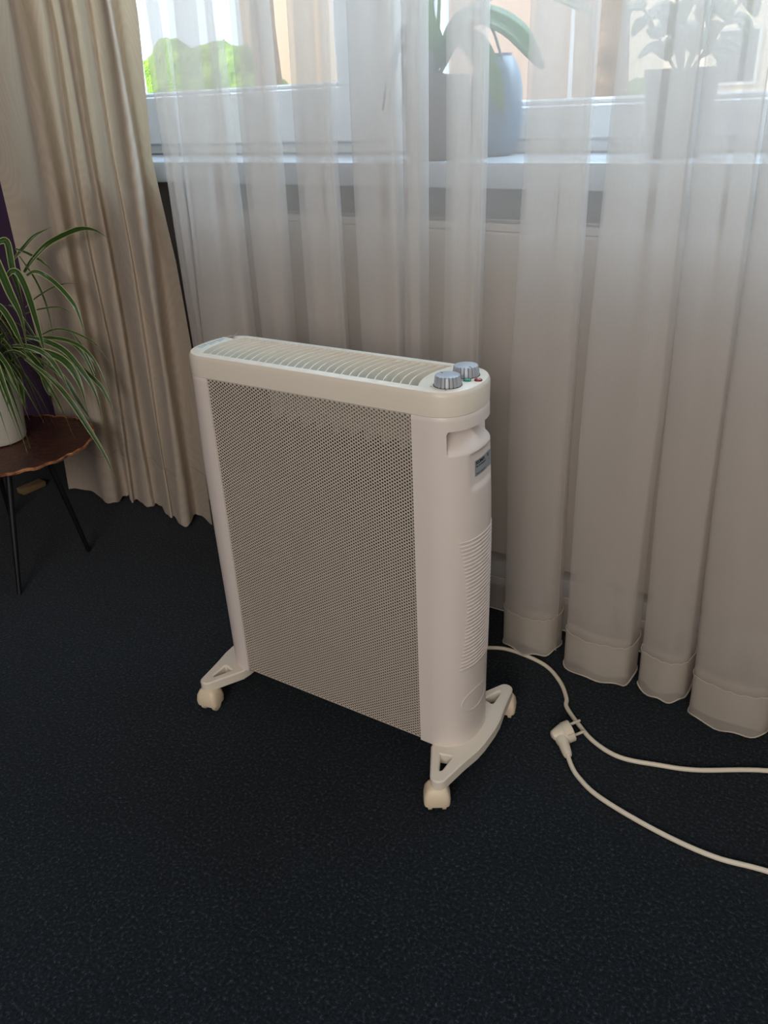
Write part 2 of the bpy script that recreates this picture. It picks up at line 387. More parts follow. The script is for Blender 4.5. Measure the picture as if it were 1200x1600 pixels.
adopt(cloth('fabric', hem_wave(drape_path, .012, .002), zd, drape_mat), dr)
adopt(cloth('hem', hem_wave(drape_path, .012, .002), [.012, .03, .05, .08, .11, .145], drape_mat, offset=.0016), dr)
thread('hem_stitch', drape_path, .146, .0006, thread_mat, dr, .0006)
rail = empty('curtain_rail', (0, .34, 2.43)); tag(rail, 'white double curtain rail above the window near the ceiling', 'curtain rail')
adopt(box('track', -1.5, 1.6, .30, .325, 2.425, 2.45, white_paint, bev=.003), rail); adopt(box('track', -1.5, 1.6, .355, .38, 2.425, 2.45, white_paint, bev=.003), rail)
for x in (-1.2, 0, 1.2): adopt(box('bracket', x, x+.03, .30, .50, 2.45, 2.47, white_paint), rail)

# ---------------------------------------------------------------- heater (local frame, x along its length)
ROT = .03415
HL, HD, EA = .4729/2, .0608, .050
heater = empty('panel_heater', (0, 0, 0), ROT)
tag(heater, 'cream upright electric panel heater on casters with perforated front, standing on the dark carpet', 'heater')
def outline_end(u, r=0):
    """right end of the body, u 0..1 from front (y=-HD) round to back; r inset"""
    xs = .167; s0 = HL-EA-xs; import_len = s0
    arc = math.pi*.5*(HD+EA)   # rough arc length
    tot = 2*s0+arc; s = u*tot
    if s < s0: return Vector((xs+s, -HD, 0)), Vector((0, -1, 0))
    if s > s0+arc: return Vector((xs+tot-s, HD, 0)), Vector((0, 1, 0))
    t = (s-s0)/arc*math.pi-math.pi/2; e = .88
    c, q = math.cos(t), math.sin(t)
    x = HL-EA+EA*abs(c)**e; y = HD*math.copysign(abs(q)**e, q)
    nrm = Vector((max(c, .0)/EA, q/HD, 0)).normalized()
    return Vector((x, y, 0)), nrm
ZB, ZC, ZT = .060, .589, .622
def label_inset(u, z): return .0030*sm(.36, .44, min(u, 1-u))*sm(.482, .488, z)*sm(.5365, .531, z)
def end_module(side):
    nu = 190; zs = []
    z = ZB
    while z < ZC-1e-5:
        zs.append(z); z += .0012 if (.192 < z < .420 or .53 < z < .575 or .112 < z < .160) else .0035
    zs.append(ZC); V = []
    for z in zs:
        for i in range(nu+1):
            u = i/nu; p, n = outline_end(u); a = 0
            if side < 0 and p.x < HL-EA: p.x = .1795+(p.x-.167)*(HL-EA-.1795)/(HL-EA-.167)
            ax = p.x
            bulge = .0045*sm(.60, .42, z)*sm(.05, .40, z)*sm(.20, HL, ax)
            d = -bulge
            if side > 0:
                tq = (z-.5365)/.0335; u_e = .229+.022*(1-math.sqrt(max(0, min(1, tq/.16*(2-tq/.16))) if tq < .16 else 1))+.022*(1-math.sqrt(max(0, min(1, (1-tq)/.16*(2-(1-tq)/.16))) if tq > .84 else 1)); edge = sm(u_e, u_e+.008, min(u, 1-u))
                if edge > 0:      # grip recess running round the end
                    zt, zb2 = .5700, .5365
                    if zb2 <= z <= zt:
                        t = (z-zb2)/(zt-zb2)
                        g = (.25*t+.75*sm(0, 1.0, t))*sm(1.0, .97, t)
                        rc = 1-.0
                        cut = g*edge
                        q = p.lerp(Vector((.180, 0, 0)), cut*(.42+.40*min(1, abs(p.y)/HD))); off = q-p
                    else: off = Vector((0, 0, 0))
                else: off = Vector((0, 0, 0))
                d += label_inset(u, z)     # label field
                if z < ZB+.012: d += .0
            else: off = Vector((0, 0, 0))
            if .197 < z < .4154:
                xb = .298+.056*math.sin(math.pi*(z-.197)/.218); uu = min(u, 1-u)
                if side > 0:
                    ph = ((z-.197)/.0060) % 1.0
                    d -= .0010*sm(xb, xb+.008, uu)*(ph**1.5)
            if side > 0:                                      # oval relief near the foot
                su = (u-.455)/.125; sv = (z-.136)/.0180; rr = math.sqrt(su*su+sv*sv)
                d -= .0009*math.exp(-((rr-1)/.07)**2)
            d += .0015*sm(ZC-.0035, ZC, z)                    # seam under the cap
            q = p+off-n*d
            V.append((side*q.x, q.y, z))
    w = nu+1; F = [(j*w+i, j*w+i+1, (j+1)*w+i+1, (j+1)*w+i) for j in range(len(zs)-1) for i in range(nu)]
    if side < 0: F = [f[::-1] for f in F]
    # bottom closing and inner return wall
    F.append(tuple(range(w))[::-1] if side > 0 else tuple(range(w)))
    k = len(V); xi = .167 if side > 0 else -.1795
    V += [(xi, -HD, ZB), (xi, -HD, ZC), (xi, HD, ZC), (xi, HD, ZB)]; F.append((k, k+1, k+2, k+3))
    return V, F
V, F = end_module(1); body_r = mesh_obj('end_body', V, F, plastic, heater, angle=38); body_r['label'] = 'ribbed cream end body with hand grip recess'
V, F = end_module(-1)
body_l = mesh_obj('end_body', V, F, plastic, heater, angle=38)

# cap: swept skirt + top plate with grille opening
def stadium(inset=0, n=28):
    P = []
    a, h, L = EA-inset*.8, HD-inset, HL-inset
    for k in range(n+1):
        t = -math.pi/2+math.pi*k/n; c, q = math.cos(t), math.sin(t)
        P.append((L-a+a*abs(c)**.88, h*math.copysign(abs(q)**.88, q)))
    P += [(-x, y) for x, y in P[::-1]]
    return P
bm = bmesh.new(); prof = [(.0035, ZC-.0005), (.0008, ZC), (0, ZC+.001), (-.0004, ZT-.007), (.0006, ZT-.0035), (.0022, ZT-.001), (.0048, ZT)]
rings = [[bm.verts.new((x, y, z)) for x, y in stadium(i)] for i, z in prof]; n = len(rings[0])
for r, s in zip(rings, rings[1:]):
    for k in range(n): bm.faces.new((r[k], r[(k+1) % n], s[(k+1) % n], s[k]))
def arcx(y, x0): return x0-.011*(1-(y/.046)**2)
GY = [-.046+.092*i/16 for i in range(17)]; GX0, GX1 = -.194, .170
hole = [(arcx(y, GX0), y) for y in GY]+[(arcx(y, GX1), y) for y in GY[::-1]]
outer = stadium(.0048)
vv = [Vector((x, y, ZT)) for x, y in outer]; hh = [Vector((x, y, ZT)) for x, y in hole]
allv = vv+hh; hv = [bm.verts.new(p) for p in hh]; bv = rings[-1]+hv
for t in tessellate_polygon([vv, hh]):
    try: bm.faces.new([bv[i] for i in t])
    except ValueError: pass
low = [bm.verts.new((p.x, p.y, ZT-.014)) for p in hh]
for k in range(len(hv)): bm.faces.new((hv[k], hv[(k+1) % len(hv)], low[(k+1) % len(hv)], low[k]))
cap = bm_obj('top_cap', bm, plastic_y, heater, 35); cap['label'] = 'yellowed cream top cap with grille opening'
# grille slats
V = []; F = []
th = .0009
for i, y in enumerate(GY):
    y *= .998; x = arcx(y, 0)
    V += [(x-th, y, ZT-.013), (x-th, y, ZT-.0006), (x+th, y, ZT-.0006), (x+th, y, ZT-.013)]
for i in range(16):
    for k in range(4): F.append((i*4+k, i*4+(k+1) % 4, i*4+4+(k+1) % 4, i*4+4+k))
sl0 = mesh_obj('grille_slat', V, F, plastic_y, heater); NS = 28
for i in range(1, NS):
    o = sl0 if i == 1 else sl0.copy()
    if i > 1: COL.objects.link(o); o.parent = heater
    o.location.x = GX0+(GX1-GX0)*i/NS
box('grille_rib', GX0-.006, GX1-.006, .020, .0212, ZT-.0135, ZT-.009, plastic_y, heater)
box('grille_floor', GX0-.008, GX1-.008, -.046, .046, ZT-.020, ZT-.0185, mat('grille_floor_metal', (176, 172, 150), .6), heater)

# perforated mesh front and back
def perforated(y, sgn, x0, x1, z0, z1):
    px, pz = .0039, .00506; nx = round((x1-x0)/px); nz = int((z1-z0)/pz); px = (x1-x0)/nx; pz = (z1-z0)/nz
    V = []; F = []; sh = [(-.5, -.5), (0, -.5), (.5, -.5), (.5, 0), (.5, .5), (0, .5), (-.5, .5), (-.5, 0)]
    H8 = [(math.cos(math.atan2(c, a)), math.sin(math.atan2(c, a))) for a, c in sh]
    for i in range(nx):
        for j in range(nz):
            if i % 2 and j == nz-1: continue
            cx = x0+(i+.5)*px; cz = z0+(j+.5)*pz+(.5*pz if i % 2 else 0); b0 = len(V)
            for a, c in sh: V.append((cx+a*px, y, cz+c*pz))
            for a, c in H8: V.append((cx+a*px*.445, y, cz+c*pz*.305))
            for a, c in H8: V.append((cx+a*px*.43, y-sgn*.0006, cz+c*pz*.290))
            for k in range(8):
                k2 = (k+1) % 8
                F.append((b0+k, b0+k2, b0+8+k2, b0+8+k)); F.append((b0+8+k, b0+8+k2, b0+16+k2, b0+16+k))
        if i % 2:
            for za, zb in ((z0, z0+.5*pz), (z1-.5*pz, z1)):
                b0 = len(V); V += [(x0+i*px, y, za), (x0+(i+1)*px, y, za), (x0+(i+1)*px, y, zb), (x0+i*px, y, zb)]; F.append((b0, b0+1, b0+2, b0+3))
    return V, F
MX0, MX1 = -.1795, .167
V, F = perforated(-HD+.0022, -1, MX0, MX1, .0625, .5885)
fm = mesh_obj('front_mesh', V, F, mesh_mat, heater); fm['label'] = 'beige perforated metal front panel'
me = fm.data.copy(); bk = bpy.data.objects.new('back_mesh', me); COL.objects.link(bk); bk.parent = heater; bk.location = (0, 2*(HD-.0022), 0)
me.flip_normals()
box('bottom_rail', MX0, MX1, -HD+.003, HD-.003, .0605, .0628, dark_in, heater)
# inner parts
box('heating_panel', -.178, .166, -.044, -.040, .0632, .587, mica, heater)
for xx in (-.1794, .1656): box('side_liner', xx, xx+.0008, -HD+.0035, HD-.0035, .0632, .588, dark_in, heater)
V = [(-.072, -.050, .588), (.166, -.050, .588)]; nt_ = 9  # sawtooth plate added in the shape of light stripes from the slats
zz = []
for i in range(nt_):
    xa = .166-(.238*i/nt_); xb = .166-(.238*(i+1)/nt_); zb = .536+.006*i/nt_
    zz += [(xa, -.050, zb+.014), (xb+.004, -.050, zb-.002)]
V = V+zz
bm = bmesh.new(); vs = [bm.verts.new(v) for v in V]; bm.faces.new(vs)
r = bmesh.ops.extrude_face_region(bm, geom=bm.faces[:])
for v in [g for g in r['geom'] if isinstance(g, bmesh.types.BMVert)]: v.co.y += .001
bm_obj('slat_light_plate', bm, slat_light_mat, heater)['label'] = 'pale sawtooth plate added for the slat light seen through the mesh'

# knobs and lamps on the cap
def knob(x, y, ang):
    bm = bmesh.new(); n = 20; prof = []
    rows = [(.0176, 0), (.0175, .0006), (.0160, .0118), (.0154, .0128), (.0142, .0132)]
    rings = []
    for ri, (r, z) in enumerate(rows):
        ring = []
        for k in range(n*6):
            a = 2*math.pi*k/(n*6); g = (k % 6 == 0)
            rr = r-(.0022 if g and ri < 4 else 0); ring.append(bm.verts.new((rr*math.cos(a), rr*math.sin(a), z)))
        rings.append(ring)
    m_ = n*6
    for r, s in zip(rings, rings[1:]):
        for k in range(m_): bm.faces.new((r[k], r[(k+1) % m_], s[(k+1) % m_], s[k]))
    bm.faces.new(rings[-1]); bm.faces.new(rings[0][::-1])
    o = bm_obj('knob', bm, silver, heater, 25); o.location = (x, y, ZT); o.rotation_euler.z = ang
    bm = bmesh.new(); add_box(bm, .0095, .0128, -.0006, .0006, .0130, .0135); mk = bm_obj('pointer_mark', bm, groove_dark); mk.parent = o
    # the dark grooves' floor ring
    bm = bmesh.new(); lathe(bm, [(.0183, 0), (.0183, .0005), (.017, .0006)], 40); g = bm_obj('collar', bm, groove_dark); g.parent = o
    o['label'] = 'ridged silver control knob'
    return o
knob(.201, -.026, 2.8); knob(.203, .019, -.6)
for nm, x, y, m in (('indicator_lamp', .2155, -.0015, green_lens), ('indicator_lamp', .2275, .005, red_lens)):
    bm = bmesh.new(); lathe(bm, [(.0052, 0), (.0052, .0008), (.0044, .0018), (.0026, .0026), (.0004, .0029)], 20, (x, y, ZT)); o = bm_obj(nm, bm, m, heater, 40)
    o['label'] = 'green indicator lamp' if m is green_lens else 'red indicator lamp'
# tick marks printed round the knobs
dial_m = mat('dial_print', (120, 118, 104), .6)
for kx, ky in ((.201, -.026), (.203, .019)):
    for a in (-2.4, -1.2, 2.9):
        bm = bmesh.new(); add_box(bm, kx+.0215*math.cos(a)-.0008, kx+.0215*math.cos(a)+.0008, ky+.0215*math.sin(a)-.0008, ky+.0215*math.sin(a)+.0008, ZT, ZT+.0002); bm_obj('dial_mark', bm, dial_m, heater)
# faded sticker and curled tape at the far end of the cap
bm = bmesh.new(); add_box(bm, -.226, -.210, -.030, .034, ZT, ZT+.0003); st = bm_obj('faded_sticker', bm, faded, heater); st['label'] = 'faded pale sticker'
bm = bmesh.new()
for k in range(9):
    y = -.026+k*.0064; add_box(bm, -.2235, -.2135-(k % 3)*.002, y, y+.0028, ZT+.0003, ZT+.0005)
bm_obj('sticker_print', bm, faded_ink, st)
V = []; F = []
for i in range(9):
    t = i/8
    for j in range(3): V.append((-.222+.018*t, .036+.005*j, ZT+.0005+.009*t*t*(1 if j == 2 else .5)))
for i in range(8):
    for j in range(2): F.append((i*3+j, i*3+j+1, i*3+4+j, i*3+3+j))
mesh_obj('curled_tape', V, F, tape_mat, heater, smooth=True)

# rating label wrapped round the end, with the lettering as raised print
def on_end(u, z, d=0):
    p, n = outline_end(u); return p+n*(d-label_inset(u, z)+.0045*sm(.60, .42, z)*sm(.05, .40, z)*sm(.20, HL, p.x)), n
V = []; F = []; nu = 24; U0, U1 = .438, .66
for j, z in enumerate((.4995, .5215)):
    for i in range(nu+1):
        p, _ = on_end(U0+(U1-U0)*i/nu, z, .0003); V.append((p.x, p.y, z))
F = [(i, i+1, nu+2+i, nu+1+i) for i in range(nu)]
lab = mesh_obj('rating_label', V, F, sticker_mat, heater, smooth=True); lab['label'] = 'silver rating label with black print'
def text_on_end(txt, size, u0, z0, mtl, bold=0):
    c = bpy.data.curves.new('txt', 'FONT'); c.body = txt; c.size = size; c.resolution_u = 2; c.offset = bold
    t = bpy.data.objects.new('txt', c); COL.objects.link(t); bpy.context.view_layer.update()
    me = bpy.data.meshes.new_from_object(t.evaluated_get(bpy.context.evaluated_depsgraph_get()))
    bpy.data.objects.remove(t)
    per = .185*1.16
    for v in me.vertices:
        u = u0+v.co.x/per; p, _ = on_end(min(u, U1-.002), z0+v.co.y, .0006); v.co = (p.x, p.y, z0+v.co.y)
    me.materials.append(mtl); o = bpy.data.objects.new('print', me); COL.objects.link(o); o.parent = lab; return o
text_on_end('KUMA', .0062, U0+.010, .5158, ink, .0003)
def bars_on_end(segs, z0, h, mtl):
    V = []; F = []
    for ua, ub in segs:
        k0 = len(V); m_ = 6
        for i in range(m_+1):
            for z in (z0, z0+h):
                p, _ = on_end(ua+(ub-ua)*i/m_, z, .0006); V.append((p.x, p.y, z))
        F += [(k0+2*i, k0+2*i+2, k0+2*i+3, k0+2*i+1) for i in range(m_)]
    mesh_obj('print_line', V, F, mtl, lab)
bars_on_end([(U0+.010, U0+.030), (U0+.036, U0+.052), (U0+.056, U0+.105)], .5118, .0016, ink)
bars_on_end([(U0+.010, U0+.034), (U0+.040, U0+.075)], .5082, .0008, faded_ink)
bars_on_end([(U0+.010, U0+.060), (U0+.066, U0+.110)], .5052, .0008, faded_ink)
bars_on_end([(U0+.010, U0+.045), (U0+.050, U0+.100)], .5022, .0010, ink)
bars_on_end([(U0+.135, U0+.147)], .5150, .0045, ink)

# feet with triangular holes, casters
def arc_pts(cx, cy, r, a0, a1, n=5): return [(cx+r*math.cos(math.radians(a0+(a1-a0)*k/n)), cy+r*math.sin(math.radians(a0+(a1-a0)*k/n))) for k in range(n+1)]
foot_half = [(.186, -.050), (.188, -.066)]+arc_pts(.2275, -.1135, .0125, 205, 360, 6)+[(.247, -.070), (.2535, -.040), (.2555, -.018)]
foot_outline = foot_half+[(x, -y) for x, y in foot_half[::-1]]
tri = [(.2085, -.0735), (.224, -.069), (.2265, -.071), (.226, -.100), (.2235, -.103), (.2215, -.101)]
def foot(side):
    o = plate('foot', [(side*x, y) for x, y in foot_outline], [[(side*x, y) for x, y in tri], [(side*x, -y) for x, y in tri]], .041, .0605, plastic_y if side > 0 else plastic_y, heater, .0022, 40)
    o['label'] = 'cream cross foot with triangular holes'
    for sy in (-1, 1):
        c = empty('caster', (side*.2255, sy*.116, 0), {(1, -1): .55, (1, 1): .3, (-1, -1): .2, (-1, 1): -.4}[(side, sy)]); c.parent = heater
        bm = bmesh.new()
        prof = [(-.0195, -.0165, .0150), (-.0200, -.0180, .024), (-.0185, -.0165, .034), (-.0140, -.0120, .043), (-.0105, -.009, .0455)]
        secs = []
        for hx, hy, z in prof:
            hx = -hx; hy = -hy; q = []
            for k in range(20):
                a = 2*math.pi*(k+.5)/20; e = .42
                q.append(bm.verts.new((hx*math.copysign(abs(math.cos(a))**e, math.cos(a)), hy*math.copysign(abs(math.sin(a))**e, math.sin(a)), z)))
            secs.append(q)
        for a_, b_ in zip(secs, secs[1:]):
            for k in range(20): bm.faces.new((a_[k], a_[(k+1) % 20], b_[(k+1) % 20], b_[k]))
        bm.faces.new(secs[-1])
        h = bm_obj('hood', bm, caster_mat, c, 42)
        for wx in (-.0105, .0105):
            bm = bmesh.new(); w = .0032
            tube(bm, [(wx-w, 0, .0125), (wx-w+.0008, 0, .0125), (wx+w-.0008, 0, .0125), (wx+w, 0, .0125)], [.0115, .0125, .0125, .0115], 24)
            wh = bm_obj('wheel', bm, caster_mat, c, 35)
foot(1); foot(-1)

# ---------------------------------------------------------------- power cord and plug
cord = empty('power_cord', (.52, .12, 0)); tag(cord, 'cream power cord curving over the dark carpet, ending in a loose two-pin plug', 'power cord')
c2 = [(-.02, .078, .06), (-.01, .10, .035), (.01, .15, .008), (.05, .225, .0045), (.111, .273, .0042), (.154, .289, .0042), (.223, .281, .0042), (.268, .250, .0042), (.295, .215, .0042), (.305, .193, .0042), (.340, .162, .0042), (.377, .137, .0042), (.423, .126, .0042), (.479, .141, .0042), (.531, .161, .0042), (.621, .215, .0042)]
loop = [(.72, .245, .0042), (.90, .19, .0042), (.96, .10, .0042), (.88, .045, .0042), (.76, .035, .0042)]
c1 = [(.661, .025, .0042), (.599, .012, .0042), (.538, .012, .0042), (.471, .021, .0042), (.418, .034, .0042), (.385, .052, .0042), (.368, .066, .0055), (.3545, .0815, .0093), (.350, .090, .0118)]
bm = bmesh.new(); tube(bm, catmull(c2+loop+c1, 8), .0037, 12); adopt(bm_obj('cable', bm, cord_mat, None, 60), cord)
Fc = Vector((.3400, .1300, .0180)); d = Vector((.64, .68, .26)).normalized(); sd_ = Vector((.57, -.10, -.81)); sd_ = (sd_-d*sd_.dot(d)).normalized(); upv = d.cross(sd_).normalized()
bm = bmesh.new()
def ring(c, a, b, n=28, flat=0):
    return [bm.verts.new(c+sd_*a*math.cos(2*math.pi*k/n)+upv*b*math.sin(2*math.pi*k/n)) for k in range(n)]
up1 = Vector((0, 0, 1))
ringsP = [ring(Fc-d*.0, .0165, .0165), ring(Fc-d*.0012, .0176, .0176), ring(Fc-d*.0135, .0176, .0176), ring(Fc-d*.0140, .0168, .0168), ring(Fc-d*.0170+up1*.0004, .0160, .0150), ring(Fc-d*.026+up1*.003, .0118, .0112), ring(Fc-d*.034+up1*.0050, .0078, .0088), ring(Fc-d*.0365+up1*.0055, .004, .005)]
for r, s in zip(ringsP, ringsP[1:]):
    for k in range(28): bm.faces.new((r[k], r[(k+1) % 28], s[(k+1) % 28], s[k]))
bm.faces.new(ringsP[0][::-1]); bm.faces.new(ringsP[-1])
pc = Fc-d*.020; pe = Vector((.3545, .0815, .0095))
tube(bm, [pc, pc.lerp(pe, .35), pc.lerp(pe, .45), pc.lerp(pe, .90), pe], [.0120, .0105, .0088, .0074, .0060], 18)
plug = adopt(bm_obj('plug', bm, plug_mat, None, 38), cord); plug['label'] = 'angled cream plug'
for s_ in (-1, 1):
    bm = bmesh.new(); a = Fc+sd_*(.0095*s_)
    tube(bm, [a-d*.001, a+d*.0165, a+d*.0185, a+d*.0190], [.0024, .0024, .0019, .0008], 14); p = bm_obj('pin', bm, pin_mat, plug)
bm = bmesh.new(); tube(bm, [Fc-upv*.0173-d*.0125, Fc-upv*.0175-d*.001], .0014, 8)
bm_obj('earth_contact', bm, pin_mat, plug)

# ---------------------------------------------------------------- side table
copper = mat('hammered_copper', (112, 66, 50), .42, metal=.5, noise=(16, (64, 44, 40), .25), bump=(70, .8, .004))
edge_cu = mat('bright_copper_edge', (226, 156, 108), .4, metal=.5, noise=(40, (104, 62, 44), .10), bump=(90, .8, .003))
black_metal = mat('black_leg_metal', (18, 18, 20), .5, metal=.3)
brass = mat('dull_brass_wood', (150, 128, 88), .5, noise=(20, (126, 104, 66), .3))
TC = (-1.049, .093); TR = .197; TZ = .260
tbl = empty('side_table', (TC[0], TC[1], 0)); tag(tbl, 'low round side table with hammered copper top and thin black legs, left of the heater', 'table')
rnd = random.Random(11); n = 120
jag = [0]*n
for k in range(n):
    jag[k] = -.004*abs(math.sin(k*.41))-.003*rnd.random()-(.006 if k % 17 == 3 else 0)
def tt(m_, rows, close=True):
    bm = bmesh.new(); rings = []
    for f, z, j in rows:
        rings.append([bm.verts.new(((TR*f+jag[k]*j)*math.cos(2*math.pi*k/n), (TR*f+jag[k]*j)*math.sin(2*math.pi*k/n), z+(.0012*math.sin(k*1.3) if j > .5 else 0))) for k in range(n)])
    for r, s in zip(rings, rings[1:]):
        for k in range(n): bm.faces.new((r[k], r[(k+1) % n], s[(k+1) % n], s[k]))
    if close: bm.faces.new(rings[0]); bm.faces.new(rings[-1])
    return bm
o = bm_obj('tabletop', tt(copper, [(.2, TZ-.006, 0), (.93, TZ-.006, .8), (.975, TZ-.003, 1), (.965, TZ, 1), (.9, TZ, .4), (.2, TZ+.0004, 0)]), copper, tbl, 50); o['label'] = 'dark hammered copper tabletop'
o = bm_obj('rim', tt(edge_cu, [(.97, TZ-.0055, 1), (1.0, TZ-.003, 1), (1.0, TZ+.0015, 1), (.985, TZ+.003, 1), (.968, TZ+.0008, 1)], False), edge_cu, tbl, 60); o['label'] = 'bright ragged copper rim'
f1 = Vector((-.89-TC[0], .132-TC[1], 0)); f2 = Vector((-.864-TC[0], -.074-TC[1], 0))
for f, t in ((f1, Vector((.885, .72, 0))), (f2, Vector((0, 0, 0)))):
    pass
tops = [Vector((.150, -.002, 0)), Vector((.125, -.085, 0))]
for f, t in ((f1, tops[0]), (f2, tops[1]), (Vector((-.175, .05, 0)), Vector((-.14, .03, 0)))):
    bm = bmesh.new(); tube(bm, [t+Vector((0, 0, TZ-.006)), t.lerp(f, .5)+Vector((0, 0, TZ*.5)), Vector((f.x, f.y, 0))], [.0075, .0065, .005], 12); bm_obj('leg', bm, black_metal, tbl)
bm = bmesh.new(); lathe(bm, [(.155, TZ-.018), (.155, TZ-.0065)], 40); bm_obj('under_frame', bm, black_metal, tbl)
blk = box('wood_block', -1.350, -1.318, .246, .318, 0, .016, brass, bev=.002); tag(blk, 'small dull beige block lying on the carpet behind the side table', 'block')

# ---------------------------------------------------------------- spider plant
pot_mat = mat('white_ceramic_pot', (206, 202, 190), .5)
soil = mat('potting_soil', (40, 30, 22), .95, bump=(120, 1, .004))
PX, PY = -1.094, .100
sp = empty('spider_plant', (PX, PY, TZ+.0015)); tag(sp, 'spider plant with long arching cream-striped leaves in a white pot on the side table', 'plant')
bm = bmesh.new(); lathe(bm, [(.054, 0), (.0585, .002), (.061, .008), (.0735, .150), (.0745, .156), (.0735, .158), (.0705, .156), (.069, .135)], 48); bm_obj('pot', bm, pot_mat, sp, 40)
bm = bmesh.new(); lathe(bm, [(.070, .134), (.05, .138), (.02, .142)], 32); bm_obj('soil', bm, soil, sp)
leaf_m = bpy.data.materials.new('striped_leaf'); leaf_m.use_nodes = True; nt = leaf_m.node_tree; b = nt.nodes['Principled BSDF']
uvn = nt.nodes.new('ShaderNodeUVMap'); sx = nt.nodes.new('ShaderNodeSeparateXYZ'); nt.links.new(uvn.outputs[0], sx.inputs[0])
cr = nt.nodes.new('ShaderNodeValToRGB'); E_ = cr.color_ramp.elements
E_[0].position = 0; E_[0].color = lin((206, 210, 150)); E_[1].position = 1; E_[1].color = lin((206, 210, 150))
for p_, c_ in ((.07, (190, 196, 134)), (.15, (62, 92, 36)), (.42, (50, 80, 34)), (.5, (84, 112, 60)), (.58, (50, 80, 34)), (.85, (62, 92, 36)), (.93, (190, 196, 134))):
    e = E_.new(p_); e.color = lin(c_)
nt.links.new(sx.outputs[0], cr.inputs['Fac']); nt.links.new(cr.outputs['Color'], b.inputs['Base Color']); b.inputs['Roughness'].default_value = .32
tl = nt.nodes.new('ShaderNodeBsdfTranslucent'); nt.links.new(cr.outputs['Color'], tl.inputs[0]); mxs = nt.nodes.new('ShaderNodeMixShader'); mxs.inputs[0].default_value = .22
nt.links.new(b.outputs[0], mxs.inputs[1]); nt.links.new(tl.outputs[0], mxs.inputs[2]); nt.links.new(mxs.outputs[0], nt.nodes['Material Output'].inputs[0])
view = Vector((.881, -.473, .25)).normalized()
def leaf(pts, w, nrm=None, par=sp, m=leaf_m, fold=.35, name='leaf'):
    P = catmull(pts, 5); n = len(P); V = []; F = []; UV = []
    for i, p in enumerate(P):
        t = (P[min(i+1, n-1)]-P[max(i-1, 0)]).normalized(); nn = nrm or view
        sdv = t.cross(nn); sdv = sdv.normalized() if sdv.length > .05 else Vector((1, 0, 0)); nv = sdv.cross(t).normalized()
        s = i/(n-1); ww = w*(.55+.45*sm(0, .3, s))*(1-sm(.55, 1.0, s)*.93)*.5
        for k in (-1, -.5, 0, .5, 1):
            V.append(p+sdv*ww*k+nv*(-fold*ww*(1-abs(k)))); UV.append((k*.5+.5, s))
    for i in range(n-1):
        for k in range(4): F.append((i*5+k, i*5+k+1, i*5+6+k, i*5+5+k))
    o = mesh_obj(name, [v-Vector(par.location) for v in V], F, m, par, smooth=True)
    uv = o.data.uv_layers.new(name='UVMap')
    for lp in o.data.loops: uv.data[lp.index].uv = UV[lp.vertex_index]
    return o
